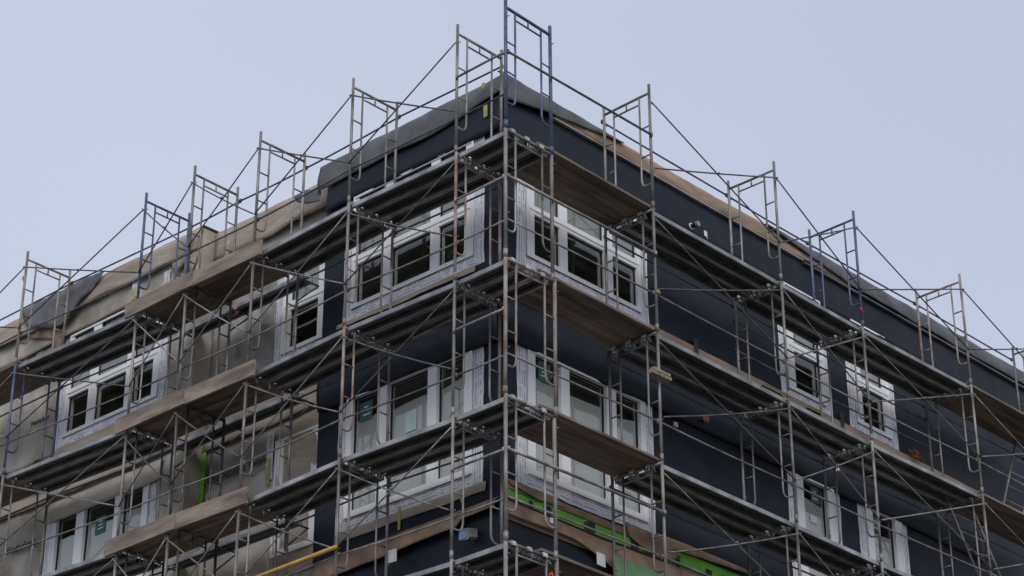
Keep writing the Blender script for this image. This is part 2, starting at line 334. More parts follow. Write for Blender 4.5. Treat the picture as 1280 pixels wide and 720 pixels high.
def window(axis, plane, s, wd, row, cols, transom, sheets=True, stickers=(), flange_low=.18, label=None, skip_bottom=False):
    t, b = ROW[row]; f0, f1 = s+.205, s+wd-.205; edges = [f0] + [x for c in cols for x in (s+c[0], s+c[1])] + [f1]
    bm = bmesh.new(); n0, n1 = -.10, .028
    bars = list(zip(edges[0::2], edges[1::2]))
    for a, c in bars: fbox(bm, axis, plane, a, c, n0, n1, b, t)
    for a, c in [(s+c[0], s+c[1]) for c in cols]:
        fbox(bm, axis, plane, a, c, n0, n1-.004, b, b+(.065 if transom else .09)); fbox(bm, axis, plane, a, c, n0, n1-.004, t-.025, t)
        if transom: fbox(bm, axis, plane, a, c, n0, n1-.004, ZT-2.135, ZT-1.975)
    # raised outer beads: the stepped profile of the vinyl frame
    ring(bm, axis, plane, f0-.012, f1+.012, b-.012, t, .035, n1-.003, n1+.016)
    if transom: fbox(bm, axis, plane, f0+.03, f1-.03, n1-.003, n1+.010, ZT-2.062, ZT-2.036)
    win = bpart('window', mesh_of('window', bm, 'vinyl'))
    if label: win['label'] = label
    for a, c in [(s+c[0], s+c[1]) for c in cols]:
        lows = [(b+.065, ZT-2.135)] if transom else [(b+.09, t-.025)]
        if transom: lows.append((ZT-1.975, t-.025))
        gd = -.016 if transom else -.05
        for q, (z0, z1) in enumerate(lows):
            if transom and q == 0:
                bm = bmesh.new(); ring(bm, axis, plane, a-.034, c+.034, z0-.030, z1+.026, .022, n1-.003, n1+.008); bpart('sash', mesh_of('sash', bm, 'vinyl'), win)
            bm = bmesh.new(); ring(bm, axis, plane, a, c, z0, z1, .007, gd-.02, gd+.016); bpart('gasket', mesh_of('gasket', bm, 'gasket'), win)
            bm = bmesh.new(); fbox(bm, axis, plane, a+.004, c-.004, gd-.006, gd, z0+.004, z1-.004); bpart('pane', mesh_of('pane', bm, 'glass'), win)
            if transom and q == 1:
                bm = bmesh.new(); fbox(bm, axis, plane, a+.01, c-.01, gd-.022, gd-.018, z0+.006, z1-.004); bpart('paper_sheet', mesh_of('paper_sheet', bm, 'paper_dark'), win)
            if not transom and sheets:
                zt = ZT-4.70 + random.uniform(-.03, .05); sl = random.uniform(-.05, .05); bm = bmesh.new()
                P = [(a+.03, z0+.005), (c-.004, z0+.005), (c-.03, zt+sl), ((a+c)/2, zt+random.uniform(-.015, .02)), (a+.06, zt-sl)]
                fr = [bm.verts.new(P3(axis, plane, u, -.058, z)) for i, (u, z) in enumerate(P)]; bk = [bm.verts.new(P3(axis, plane, u, -.062, z)) for u, z in P]
                bm.faces.new(fr); bm.faces.new(bk[::-1])
                for i in range(5): bm.faces.new((fr[i], fr[(i+1) % 5], bk[(i+1) % 5], bk[i]))
                bpart('paper_sheet', mesh_of('paper_sheet', bm, 'paper'), win)
    for (u0, u1, z0, z1, mt) in stickers:
        bm = bmesh.new(); fbox(bm, axis, plane, u0, u1, -.0435, -.041, z0, z1); bpart('sticker', mesh_of('sticker', bm, mt), win)
        if mt == 'teal':
            bm = bmesh.new(); cu, cz = (u0+u1)/2, (z0+z1)/2; wu = (u1-u0)*.32
            for q in range(3): fbox(bm, axis, plane, cu-wu*(.5+.25*q), cu+wu*(.5+.15*q), -.0408, -.039, cz+.05-.06*q, cz+.07-.06*q)
            bpart('sticker_print', mesh_of('sticker_print', bm, 'white'), win)
    strip(axis, plane, s, s+.197, b-flange_low, t, .005, True, win)
    strip(axis, plane, s+wd-.197, s+wd, b-flange_low, t, .005, True, win)
    if not skip_bottom: strip(axis, plane, s+.19, s+wd-.19, b-flange_low-.01, b-.015, .009, False, win)
    return win
teal = lambda u, z, w_=.26, h=.30: (u, u+w_, z-h, z, 'teal')
window(0, PL, BIG_L, 2.94, 1, BIG_COLS, True)
window(0, PL, BIG_L, 2.94, 2, BIG_COLS, False, stickers=[teal(3.84, ZT-4.45), (2.92, 3.14, ZT-5.20, ZT-4.88, 'cyan')])
window(1, PL, BIG_R, 2.94, 1, BIG_COLS, True)
window(1, PL, BIG_R, 2.94, 2, BIG_COLS, False, stickers=[teal(2.02, ZT-4.40)])
window(0, PL, BIG_B, 2.94, 1, BIG_COLS, True)
window(0, PL, BIG_B, 2.94, 2, BIG_COLS, False, stickers=[teal(10.09, ZT-4.58)])
window(1, PL, 7.79, 1.41, 1, SMALL_COLS, True); window(1, PL, 9.69, 1.41, 1, SMALL_COLS, True)
window(1, PL, 7.80, 1.41, 2, SMALL_COLS, False, stickers=[teal(8.48, ZT-4.40, .22, .26), (8.42, 8.60, ZT-5.02, ZT-4.90, 'white')])
window(1, PL, 9.72, 1.41, 2, SMALL_COLS, False, stickers=[teal(10.15, ZT-4.42, .22, .26)])
window(0, PM, 5.06, 1.41, 1, SMALL_COLS, True); window(0, PM, 5.06, 1.41, 2, SMALL_COLS, False)

# ---- parapet and roof edge
def edge_z(base, amp, s, seed): return lambda u: base + amp*nz1(u, s, seed) + amp*.5*nz1(u, s*2.7, seed+3)
# left: grey membrane folded over the edge of the corner block, bulging and hanging free at the bottom
def cap(name, axis, u0, u1, ztop, zlow, mat, bulge=.06, seed=1, plane=PL, back=.5, off=0.0, mitre=True, rad=.035):
    """membrane coming over the roof edge: runs in on the roof, turns the edge and hangs down"""
    nu = max(6, int((u1-u0)/.1)); prof = 12; bm = bmesh.new(); g = []
    for s in (0, 1):
        rows = []
        for i in range(nu+1):
            u = u0 + (u1-u0)*i/nu; row = []; zl = zlow(u); zt = ztop(u)
            bk = min(back, max(0.0, u-PL)) if mitre else back
            for j in range(prof+1):
                t = j/prof
                if t < .25: n, z = -bk*(1-t/.25), zt
                elif t < .42:
                    a = (t-.25)/.17*math.pi/2; n, z = (off+rad)*math.sin(a), zt - rad*(1-math.cos(a))
                else:
                    q = (t-.42)/.58; n = off + rad + bulge*math.sin(q*math.pi*.8)*(.6+.6*abs(nz1(u, .9, seed))); z = zt-rad + (zl-zt+rad)*q
                wob = .022*nz2(u*1.3, z*2.2, 1.6, seed) + .010*nz2(u*3, z*4, 2, seed+5)
                row.append(bm.verts.new(P3(axis, plane, u, n + wob - s*.008, z - s*.006*(t < .3))))
            rows.append(row)
        g.append(rows)
    for s in (0, 1):
        for i in range(nu):
            for j in range(prof): bm.faces.new((g[s][i][j], g[s][i+1][j], g[s][i+1][j+1], g[s][i][j+1]))
    for j in range(prof):
        for i in (0, nu): bm.faces.new((g[0][i][j], g[0][i][j+1], g[1][i][j+1], g[1][i][j]))
    for i in range(nu): bm.faces.new((g[0][i][prof], g[0][i+1][prof], g[1][i+1][prof], g[1][i][prof]))
    return bpart(name, mesh_of(name, bm, mat, True))
lz = edge_z(ZT-.50, .03, .8, 1)
cap('roof_membrane', 0, 1.12, 5.12, edge_z(ZT-.04, .012, .7, 2), lambda u: lz(u) + .18*max(0, 1-(u-1.12)/1.5) - (.04*(u-4.4) if u > 4.4 else 0), 'greymem', .04, 1, rad=.05)
rz = edge_z(ZT-.27, .018, .9, 3)
cap('roof_membrane', 1, 1.12, 3.9, edge_z(ZT-.01, .01, .7, 4), lambda u: min(ZT-.075, rz(u) - .22*max(0, 1-(u-1.12)/1.15) + max(0, (u-2.3))*.125), 'greymem', .02, 4, off=.045)
cap('sheathing_edge', 1, 2.35, 10.0, edge_z(ZT-.016, .006, .7, 5), lambda u: rz(u) - .01, 'plywood', .012, 5, off=.0)
cap('roof_membrane', 1, 7.6, X_END, edge_z(ZT+.015, .012, .5, 6), lambda u: ZT - .05 - .25*min(1, max(0, (u-7.6)/2.6)) + .012*nz1(u, .8, 6), 'greymem', .02, 6, off=.045)
bm = bmesh.new()
fbox(bm, 1, PL, 2.3, 8.6, .004, .055, ZT-.312, ZT-.290); bpart('drip_edge', mesh_of('drip_edge', bm, 'wrap'))
bm = bmesh.new(); fbox(bm, 1, PL, 8.6, X_END, .004, .07, ZT-.36, ZT-.325); bpart('drip_edge', mesh_of('drip_edge', bm, 'greymem'))
# mid and left block: tan paper with a reddish top edge
cap('sheathing_edge', 0, 5.0, Y_STEP-.01, edge_z(ZT-.03, .015, .9, 7), edge_z(ZT-.12, .012, .9, 8), 'reddish', .01, 7, plane=PM)
sheet('sheathing_paper', 0, PM, 5.0, Y_STEP-.01, edge_z(ZT-.62, .05, .7, 9), lambda u: ZT-.09, lambda u, t: .085 + .03*(1-t) + .03*nz2(u, t, 2.2, 9), 'tan', nz=5)
sheet('sheathing_paper', 0, PM, 5.0, Y_STEP-.01, edge_z(ZT-1.15, .04, .7, 10), lambda u: ZT-.55, lambda u, t: .012 + .03*(1-t) + .025*nz2(u, t, 2.0, 10), 'wrap', nz=5)
cap('sheathing_edge', 0, Y_STEP-.03, Y_END, edge_z(ZT-.01, .025, .6, 11), edge_z(ZT-.13, .012, .9, 12), 'reddish', .01, 11)
sheet('sheathing_paper', 0, PL, Y_STEP, Y_END, edge_z(ZT-.50, .05, .6, 13), lambda u: ZT-.09, lambda u, t: .085 + .035*(1-t) + .03*nz2(u, t, 2.0, 13), 'tan', nz=5)
sheet('sheathing_paper', 0, PL, Y_STEP, Y_END, edge_z(ZT-.93, .04, .6, 14), lambda u: ZT-.45, lambda u, t: .015 + .05*(1-t) + .03*nz2(u, t, 1.8, 14), 'wrap', nz=6)
# torn grey membrane hanging from the left roof edge
def hanging(name, axis, plane, outline, mat, n0, amp, seed, sub=3):
    bm = bmesh.new(); vs = [bm.verts.new((u, 0, z)) for u, z in outline]; f = bm.faces.new(vs)
    bmesh.ops.triangulate(bm, faces=[f]); bmesh.ops.subdivide_edges(bm, edges=bm.edges[:], cuts=sub, use_grid_fill=True)
    zs = [z for _, z in outline]; zlo, zhi = min(zs), max(zs)
    for v in bm.verts:
        u, z = v.co.x, v.co.z; q = (zhi-z)/max(.01, zhi-zlo)
        v.co = P3(axis, plane, u, n0 + .05*q + amp*(noise.noise(Vector((u*4.2, z*1.6, seed))) + .5*noise.noise(Vector((u*9, z*4, seed+2))))*(.3+q), z)
    geo = bmesh.ops.extrude_face_region(bm, geom=bm.faces[:]); dv = [e for e in geo['geom'] if isinstance(e, bmesh.types.BMVert)]
    off = P3(axis, 0, 0, -.008, 0); bmesh.ops.translate(bm, verts=dv, vec=off)
    return bpart(name, mesh_of(name, bm, mat, True))
hanging('torn_membrane', 0, PL, [(12.9, ZT+.03), (12.4, ZT+.045), (11.9, ZT+.03), (11.1, ZT+.035), (10.5, ZT-.02), (10.62, ZT-.14), (10.85, ZT-.30), (11.15, ZT-.45), (11.45, ZT-.70), (11.75, ZT-.74), (12.05, ZT-.62), (12.4, ZT-.52), (12.75, ZT-.30)], 'greymem', .13, .10, 3.1, 4)
hanging('torn_membrane', 0, PL, [(5.10, ZT-.50), (5.45, ZT-.34), (5.75, ZT-.36), (5.62, ZT-.52), (5.35, ZT-.66), (5.08, ZT-.70)], 'greymem', .02, .04, 5.1, 3)
hanging('torn_paper', 0, PL, [(12.75, ZT-.42), (12.3, ZT-.48), (11.7, ZT-.62), (11.55, ZT-.95), (11.75, ZT-1.15), (11.95, ZT-.85), (12.3, ZT-.72), (12.6, ZT-.62)], 'kraft', .07, .05, 7.7, 3)
# ---- navy drapes over the lower window heads and below the window sills
sheet('membrane_drape', 0, PL, PL+.03, Y_DARK-.02, edge_z(ZT-4.37, .03, .8, 20), lambda u: ZT-3.45, lambda u, t: .012 + .10*math.sin(min(1, (1-t)*1.05)*math.pi*.75)**2*(.7+.5*nz1(u, .8, 20)), 'navy', nz=10)
sheet('membrane_drape', 1, PL, PL+.03, 13.5, edge_z(ZT-4.36, .03, .8, 21), lambda u: ZT-3.45, lambda u, t: .012 + .10*math.sin(min(1, (1-t)*1.05)*math.pi*.75)**2*(.7+.5*nz1(u, .8, 21)), 'navy', nz=10)
sheet('membrane_drape', 0, PL, PL+.03, Y_DARK-.02, edge_z(ZT-.955, .012, .8, 22), lambda u: ZT-.3, lambda u, t: .045 - .035*t + .012*nz2(u, t, 1.5, 22), 'navy', nz=5)
sheet('membrane_drape', 1, PL, PL+.03, X_END, edge_z(ZT-1.045, .012, .8, 23), lambda u: ZT-.3, lambda u, t: .045 - .035*t + .014*nz2(u, t, 1.5, 23), 'navy', nz=5)
# pale roll of housewrap over the left lower window, tan laps above it
sheet('housewrap_drape', 0, PL, 8.55, 11.6, edge_z(ZT-4.40, .03, .9, 24), lambda u: ZT-4.02, lambda u, t: .02 + .11*math.sin((1-t)*math.pi*.8)*(.8+.4*nz1(u, .8, 24)), 'wraplight', nz=8)
sheet('sheathing_paper', 0, PL, Y_STEP, 13.5, edge_z(ZT-3.98, .04, .8, 25), lambda u: ZT-3.50, lambda u, t: .03 + .05*(1-t) + .03*nz2(u, t, 2, 25), 'tan', nz=5)
sheet('sheathing_paper', 0, PL, Y_STEP, 13.5, edge_z(ZT-3.70, .05, .8, 26), lambda u: ZT-3.30, lambda u, t: .06 + .05*(1-t) + .03*nz2(u, t, 2, 26), 'wrap', nz=5)
sheet('sheathing_paper', 0, PL, 9.3, 11.7, lambda u: ZT-3.28 - .10*math.sin((u-9.3)/2.4*math.pi), lambda u: ZT-3.02, lambda u, t: .02 + .12*math.sin(math.pi*(1-t)*.85)*math.sin((u-9.3)/2.4*math.pi)**.5 if 9.3 < u < 11.7 else .02, 'tan', nz=6)
sheet('sheathing_paper', 0, PM, Y_DARK+.02, Y_STEP-.02, edge_z(ZT-4.02, .06, 1.1, 27), lambda u: ZT-3.30, lambda u, t: .02 + .06*(1-t) + .04*nz2(u, t, 2, 27), 'tan', nz=6)
sheet('sheathing_paper', 0, PM, Y_DARK+.02, 6.2, lambda u: ZT-6.6, lambda u: ZT-4.05, lambda u, t: .02 + .02*nz2(u, t*3, 1.4, 28), 'tan', nz=8)
sheet('sheathing_paper', 0, PM, 6.2, Y_STEP-.02, edge_z(ZT-5.15, .03, 1.1, 29), lambda u: ZT-4.72, lambda u, t: .02 + .03*(1-t) + .02*nz2(u, t, 2, 29), 'wraplight', nz=4)
bm = bmesh.new(); bm.free(); hanging('green_strip', 0, PM, [(7.93, ZT-5.1), (7.91, ZT-4.3), (7.96, ZT-3.8), (8.0, ZT-3.75), (8.01, ZT-4.4), (8.012, ZT-5.1)], 'green', .05, .03, 29.1, 2)
for u, z0, z1, pl in ((6.30, ZT-4.95, ZT-4.15, PM), (9.62, ZT-.80, ZT-.42, PL), (8.75, ZT-1.0, ZT-.6, PL), (6.30, ZT-3.16, ZT-3.0, PM)):
    strip(0, pl, u, u+.16, z0, z1, .06, True, None)
    o = sheet('yellow_tape', 0, pl, u+.03, u+.10, lambda q, a=z0: a-.1, lambda q, a=z0, b=z1: a+.45*(b-a), lambda q, t: .085, 'yellow', nu=3, nz=3)
for (pl, u0, u1, z0, z1, nn) in ((PL, 3.13, 3.18, ZT-6.68, ZT-6.33, .03), (PL, 1.90, 1.95, ZT-6.60, ZT-6.40, .03), (PL, 1.46, 1.53, ZT-.66, ZT-.46, .062), (PL, 1.44, 1.50, ZT-.20, ZT-.12, .135)):
    bm = bmesh.new(); fbox(bm, 0, pl, u0, u1, nn-.004, nn, z0, z1, .004); bpart('yellow_tape', mesh_of('yellow_tape', bm, 'yellow'))
# paper under the upper left window sill, ragged
sheet('paper_strip', 0, PL, 1.72, 4.62, edge_z(ZT-3.11, .025, 1.6, 30), lambda u: ZT-3.02, lambda u, t: .014 + .015*(1-t), 'tan', nz=3)
sheet('paper_strip', 0, PL, 1.50, 4.5, edge_z(ZT-6.55, .02, 1.6, 31), lambda u: ZT-6.40, lambda u, t: .014 + .012*(1-t), 'tan', nz=3)
sheet('paper_strip', 1, PL, 1.5, 4.5, edge_z(ZT-3.16, .02, 1.6, 32), lambda u: ZT-3.04, lambda u, t: .016 + .012*(1-t), 'tan', nz=3)
# base band: brown paper hanging over the storey line on both faces, green membrane above it on the right
sheet('paper_flap', 0, PL, 1.24, 4.85, lambda u: ZT-6.97 + .05*nz1(u, 1.3, 33) + (.10 if u < 1.9 else 0) - .03*(u-1.2), lambda u: ZT-6.70 - .012*(u-1.2), lambda u, t: .03 + .14*math.sin((1-t)*math.pi*.62)*(.7+.6*nz1(u, 1.1, 33)), 'kraft', nz=8)
sheet('paper_flap', 1, PL, 1.24, 5.0, lambda u: ZT-6.97 - .03*nz1(u, 1.3, 34) - (.28*(u-2.6)**1.4 if u > 2.6 else 0), lambda u: ZT-6.73, lambda u, t: .03 + .13*math.sin((1-t)*math.pi*.62)*(.7+.5*nz1(u, 1.1, 34)), 'kraft', nz=9)
sheet('paper_band', 1, PL, 1.28, 4.8, lambda u: ZT-6.56 - .004*nz1(u, 2, 35), lambda u: ZT-6.44, lambda u, t: .012 + .02*(1-t) + .012*nz2(u, t, 3, 35), 'kraft', nz=3)
sheet('paper_band', 1, PL, 4.5, 6.6, lambda u: ZT-6.50 + .05*(u-4.5), lambda u: ZT-6.32 + .02*(u-4.5)-.03*max(0,(u-5.2)), lambda u, t: .012 + .03*(1-t), 'kraft', nz=3)
sheet('green_membrane', 1, PL, 1.25, 7.2, lambda u: ZT-6.80, lambda u: ZT-6.46, lambda u, t: .010 + .006*nz2(u, t, 3, 36), 'green', nz=3)
sheet('brown_band', 1, PL, 1.25, 7.2, lambda u: ZT-7.0, lambda u: ZT-6.72, lambda u, t: .022, 'reddish', nz=3)
sheet('faded_membrane', 1, PL, 3.3, 5.4, lambda u: ZT-7.9, lambda u: ZT-7.02 - .04*nz1(u, 2, 38), lambda u, t: .19 + .02*nz1(u, 2, 39), 'mint', nz=4)
for u in (1.75, 2.05, 2.9, 3.0, 3.9, 4.9, 5.6, 5.95):
    bm = bmesh.new(); fbox(bm, 1, PL, u, u+random.uniform(.05, .16), .018, .024, ZT-6.72, ZT-random.uniform(6.54, 6.62), .016); bpart('membrane_patch', mesh_of('membrane_patch', bm, 'black'))
tube_me = tube_mesh('reveal_trim', [(1.25, PL-.05, ZT-6.72), (3.2, PL-.06, ZT-6.76), (5.2, PL-.05, ZT-6.70), (7.2, PL-.05, ZT-6.75)], .012, 'gasket', 6); bpart('reveal_trim', tube_me)
# upper storey line on the long right wall: tan strip with green showing below it
sheet('paper_band', 1, PL, 4.45, 16.5, lambda u: ZT-3.15 + .010*nz1(u, .8, 40) + (.075 if 7.2 < u < 7.75 or 8.35 < u < 8.9 else 0), lambda u: ZT-2.97 - .006*(u-4.4), lambda u, t: .03 + .02*(1-t) + .012*nz2(u, t, 2, 40), 'plywood', nz=3)
sheet('green_membrane', 1, PL, 7.0, 16.5, lambda u: ZT-3.52, lambda u: ZT-3.04 - .006*(u-4.4), lambda u, t: .012, 'green', nz=3)
for u in (5.5, 9.35):
    bm = bmesh.new(); fbox(bm, 1, PL, u, u+.09, .05, .062, ZT-3.45, ZT-2.85, .006); bpart('strap', mesh_of('strap', bm, 'black'))
# wall fittings on the long wall
def disc(bm, axis, plane, u, z, n0, n1, r0, r1, k=16):
    A = [bm.verts.new(P3(axis, plane, u + r0*math.cos(2*math.pi*i/k), n0, z + r0*math.sin(2*math.pi*i/k))) for i in range(k)]
    C = [bm.verts.new(P3(axis, plane, u + r1*math.cos(2*math.pi*i/k), n1, z + r1*math.sin(2*math.pi*i/k))) for i in range(k)]
    for i in range(k): bm.faces.new((A[i], A[(i+1) % k], C[(i+1) % k], C[i]))
    bm.faces.new(A[::-1]); bm.faces.new(C)
for z, cm in ((ZT-.84, 'black'), (ZT-4.21, 'ypipe')):
    bm = bmesh.new(); disc(bm, 1, PL, 5.58, z-.01, .02, .045, .06, .056); bs = bpart('vent_collar', mesh_of('vent_collar', bm, 'white'))
    bm = bmesh.new(); disc(bm, 1, PL, 5.58, z-.01, .045, .14, .038, .036); bpart('vent_pipe', mesh_of('vent_pipe', bm, 'black'), bs)
    bm = bmesh.new(); disc(bm, 1, PL, 5.58, z-.01, .14, .18, .052, .047); bpart('vent_cap', mesh_of('vent_cap', bm, cm if cm == 'ypipe' else 'galv'), bs)
    bm = bmesh.new(); fbox(bm, 1, PL, 5.90, 5.98, .02, .04, z-.09, z+.05, .003); bpart('junction_box', mesh_of('junction_box', bm, 'white'))
bm = bmesh.new(); fbox(bm, 1, PL, 4.95, 5.02, .02, .05, ZT-4.50, ZT-4.43); bpart('junction_box', mesh_of('junction_box', bm, 'white'))
# floodlight near the corner on the left face
fl = bpart('floodlight', None)
def prism(name, mat, u0, u1, n0, n1, z0, z1, k=.03):
    bm = bmesh.new(); P = [(u0, z0+k), (u0+k, z0), (u1, z0+k*.6), (u1-k*.2, z1-k), (u1-k, z1), (u0+k*.4, z1-k*.8)]
    a = [bm.verts.new(P3(0, PL, u, n0, z)) for u, z in P]; b = [bm.verts.new(P3(0, PL, u+.03, n1, z-.02)) for u, z in P]
    bm.faces.new(a); bm.faces.new(b[::-1])
    for q in range(6): bm.faces.new((a[q], a[(q+1) % 6], b[(q+1) % 6], b[q]))
    return bpart(name, mesh_of(name, bm, mat), fl)
prism('lamp_housing', 'alu', 1.58, 1.77, .08, .21, ZT-7.24, ZT-7.06)
prism('lens', 'lens', 1.65, 1.77, .212, .22, ZT-7.22, ZT-7.10, .02)
bm = bmesh.new(); fbox(bm, 0, PL, 1.65, 1.70, .0, .09, ZT-7.10, ZT-7.06); bpart('bracket', mesh_of('bracket', bm, 'dark'), fl)
for (ax, u, z) in ((0, 3.02, ZT-7.10), (1, 2.93, ZT-7.14), (1, 1.98, ZT-6.86)):
    q = .17 if u > 2 else .07
    bm = bmesh.new(); fbox(bm, ax, PL, u, u+q, .19, .196, z-q*.7, z+q*.4, .008); bpart('paper_tag', mesh_of('paper_tag', bm, 'white'))
def folds(u, t, seed, amp=.06):
    a = noise.noise(Vector((u*2.6+t*.7, t*1.6, seed))); b = noise.noise(Vector((u*1.1, t*4.5+u, seed+9)))
    return .008 + amp*(abs(a)*.8 + max(0, b)*.6 + .35*noise.noise(Vector((u*7, t*5, seed+4))))
def wrapsheet(pl, u0, u1, z0, z1, mat, seed, amp=.065):
    return sheet('housewrap_sheet', 0, pl, u0, u1, lambda u: z0 + .03*nz1(u, 1.2, seed), lambda u: z1 + .02*nz1(u, 1.3, seed+1), lambda u, t: folds(u, t, seed, amp), mat, nu=max(6, int((u1-u0)/.055)), nz=max(6, int((z1-z0)/.07)))
wrapsheet(PM, 6.46, Y_STEP-.01, ZT-3.35, ZT-1.12, 'wrapgrey', 51.3)
wrapsheet(PL, 11.66, Y_END, ZT-3.1, ZT-.88, 'wrap', 53.1, .08)
wrapsheet(PL, 11.66, Y_END, ZT-6.9, ZT-3.9, 'wrap', 55.7, .08)
wrapsheet(PL, Y_STEP, 8.72, ZT-3.3, ZT-.9, 'wrap', 57.9)
wrapsheet(PL, Y_STEP, 8.72, ZT-6.9, ZT-4.0, 'wrap', 59.2)
wrapsheet(PM, 6.2, 7.9, ZT-4.75, ZT-4.0, 'wrapgrey', 61.0, .02)
wrapsheet(PM, 6.2, Y_STEP-.01, ZT-8.0, ZT-5.1, 'wraplight', 63.0, .04)
wrapsheet(PL, 8.72, 11.66, ZT-8.0, ZT-6.42, 'wrap', 65.0, .04)
hanging('torn_paper', 0, PL, [(8.05, ZT-.10), (8.5, ZT-.08), (8.75, ZT-.35), (8.55, ZT-.78), (8.3, ZT-.66), (8.12, ZT-.95), (8.0, ZT-.6)], 'tan', .07, .07, 17.7, 3)
hanging('torn_paper', 0, PM, [(7.6, ZT-.35), (7.95, ZT-.3), (7.98, ZT-.95), (7.75, ZT-1.1), (7.62, ZT-.8)], 'tan', .10, .07, 19.7, 3)
hanging('torn_paper', 1, PL, [(3.75, ZT-6.36), (4.75, ZT-6.36), (4.85, ZT-6.62), (4.5, ZT-6.74), (4.1, ZT-6.66), (3.8, ZT-6.55)], 'kraft', .03, .03, 23.7, 3)
hanging('torn_paper', 1, PL, [(1.3, ZT-6.42), (2.3, ZT-6.42), (2.5, ZT-6.52), (1.9, ZT-6.58), (1.35, ZT-6.50)], 'kraft', .03, .02, 25.7, 3)
# printed lettering on the housewrap
def lettering(text, plane, u_left, u_right, z, n, ink='ink'):
    cu = bpy.data.curves.new('printed_lettering', 'FONT'); cu.body = text; cu.size = 1.0; cu.extrude = .002; cu.offset = .022
    tmp = bpy.data.objects.new('tmp', cu); COL.objects.link(tmp); dg = bpy.context.evaluated_depsgraph_get()
    me = bpy.data.meshes.new_from_object(tmp.evaluated_get(dg)); bpy.data.objects.remove(tmp); bpy.data.curves.remove(cu)
    xs = [v.co.x for v in me.vertices]; x0, x1 = min(xs), max(xs); sc = (u_left-u_right)/(x1-x0)
    for v in me.vertices:
        x, y, zz = v.co; v.co = (plane - n - zz, u_left - (x-x0)*sc, z + y*sc*1.5)
    me.materials.clear(); me.materials.append(M[ink]); bpart('printed_lettering', me)
lettering('WeatherSmart', PM, 7.86, 6.94, ZT-4.62, .06)
lettering('WeatherSmart', PM, 6.88, 6.30, ZT-4.60, .055)
lettering('WeatherSmart', PL, 12.62, 11.80, ZT-4.70, .10)
lettering('WeatherSmart', PL, 12.30, 11.76, ZT-2.42, .10)
lettering('X', PM, 7.35, 7.22, ZT-2.55, .07, 'faint_ink'); lettering('W', PM, 6.75, 6.60, ZT-2.30, .07, 'faint_ink')

# ------------------------------------------------------------------ scaffold frames
LIFT = ['topmost', 'second from the top', 'third from the top', 'fourth from the top', 'fifth from the top']
ORD = ['first', 'second', 'third', 'fourth', 'fifth', 'sixth', 'seventh']
def tower_name(side, i):
    if side == 'L': return 'at the building corner' if i == 0 else '%s tower left of the corner' % ORD[i-1]
    return '%s tower right of the corner' % ORD[i]
_cache = {}
def frame_meshes(width, mat, r, top, foot):
    """walk-through frame standing in its own x-z plane: header at z 0, legs at x 0 and x width, feet at z -foot"""
    key = (width, mat, r, top, foot)
    if key in _cache: return _cache[key]
    D = {}
    def leg(top_z):
        bm = bmesh.new(); tube(bm, [(0, 0, -foot), (0, 0, top_z)], r, 10)
        tube(bm, [(0, 0, -H+.02), (0, 0, -H+.13)], r*1.22, 10)
        for z in (-.17, -1.33): tube(bm, [(0, -r*.6, z), (0, -r-.045, z)], .007, 6)
        return mesh_of('leg', bm, mat, True)
    D['leg'] = leg(top)
    D['header'] = tube_mesh('header', [(0, 0, 0), (width, 0, 0)], r*.88, mat, 8)
    D['lower_bar'] = tube_mesh('lower_bar', [(.2, 0, -.125), (width-.2, 0, -.125)], .0135, mat, 8)
    bm = bmesh.new(); tube(bm, [(width*.5, 0, -.125), (width*.5, 0, 0)], .0135, 6); D['stub'] = mesh_of('stub', bm, mat, True)
    def post(s):
        a = lambda x: x if s == 0 else width-x
        pts = [(a(.2), 0, -.01), (a(.2), 0, -1.43)] + [(a(.2-.085*(1-math.cos(q))), 0, -1.43-.13*math.sin(q)) for q in (.4, .8, 1.2, 1.57)] + [(a(.06), 0, -1.562), (a(0), 0, -1.55)]
        return tube_mesh('post', pts, .0155, mat, 8)
    D['post0'], D['post1'] = post(0), post(1)
    for s in (0, 1):
        for q, z in enumerate((-.565, -1.06)):
            x0, x1 = (0, .2) if s == 0 else (width-.2, width)
            D['rung%d%d' % (s, q)] = tube_mesh('rung', [(x0, 0, z), (x1, 0, z)], .0125, mat, 6)
    _cache[key] = D; return D
def tube_color(side, i, k):
    T = {('L', 0, 0): 'blue', ('L', 5, 0): 'blue', ('R', 2, 0): 'blue', ('L', 6, 1): 'blue', ('L', 1, 1): 'rust', ('L', 2, 1): 'rust', ('R', 3, 0): 'rust', ('L', 0, 2): 'rust', ('L', 4, 2): 'dark', ('L', 6, 0): 'rust', ('L', 0, 3): 'galv', ('L', 2, 2): 'rust', ('R', 3, 1): 'galv'}
    return T.get((side, i, k), 'galv')
CW = {'blue': 'blue painted', 'galv': 'weathered grey', 'rust': 'rust streaked', 'dark': 'dark grey'}
def frame(side, i, k, last):
    mat = tube_color(side, i, k); width = .955 if (side == 'L' and i == 0) else W
    r = .027 if (side == 'L' and i == 0) else .0225
    top = .15 if k == 0 else .02
    dz = (DZL if side == 'L' else DZR)[i]
    z = zk(k) + dz
    foot = z - .03 if last else H
    D = frame_meshes(width, mat, r, top, round(foot, 3))
    loc = (0, YL[i], z) if side == 'L' else (XR[i], 0, z)
    rot = (random.uniform(-.004, .004), 0, random.uniform(-.03, .03) + (0 if side == 'L' else math.pi/2))
    e = empty('scaffold_frame', loc, rot)
    tag(e, '%s scaffold frame, %s, %s' % (CW[mat], LIFT[k], tower_name(side, i)), 'scaffold frame', 'walk-through frames of the scaffold')
    link('leg', D['leg'], e, (0, 0, 0))
    o = link('leg', D['leg'], e, (width, 0, 0))
    for n in ('header', 'lower_bar', 'stub', 'post0', 'post1', 'rung00', 'rung01', 'rung10', 'rung11'):
        if n == 'post1' or n == 'post0' or not last or True: link(n.rstrip('0123456789'), D[n], e)
    return e
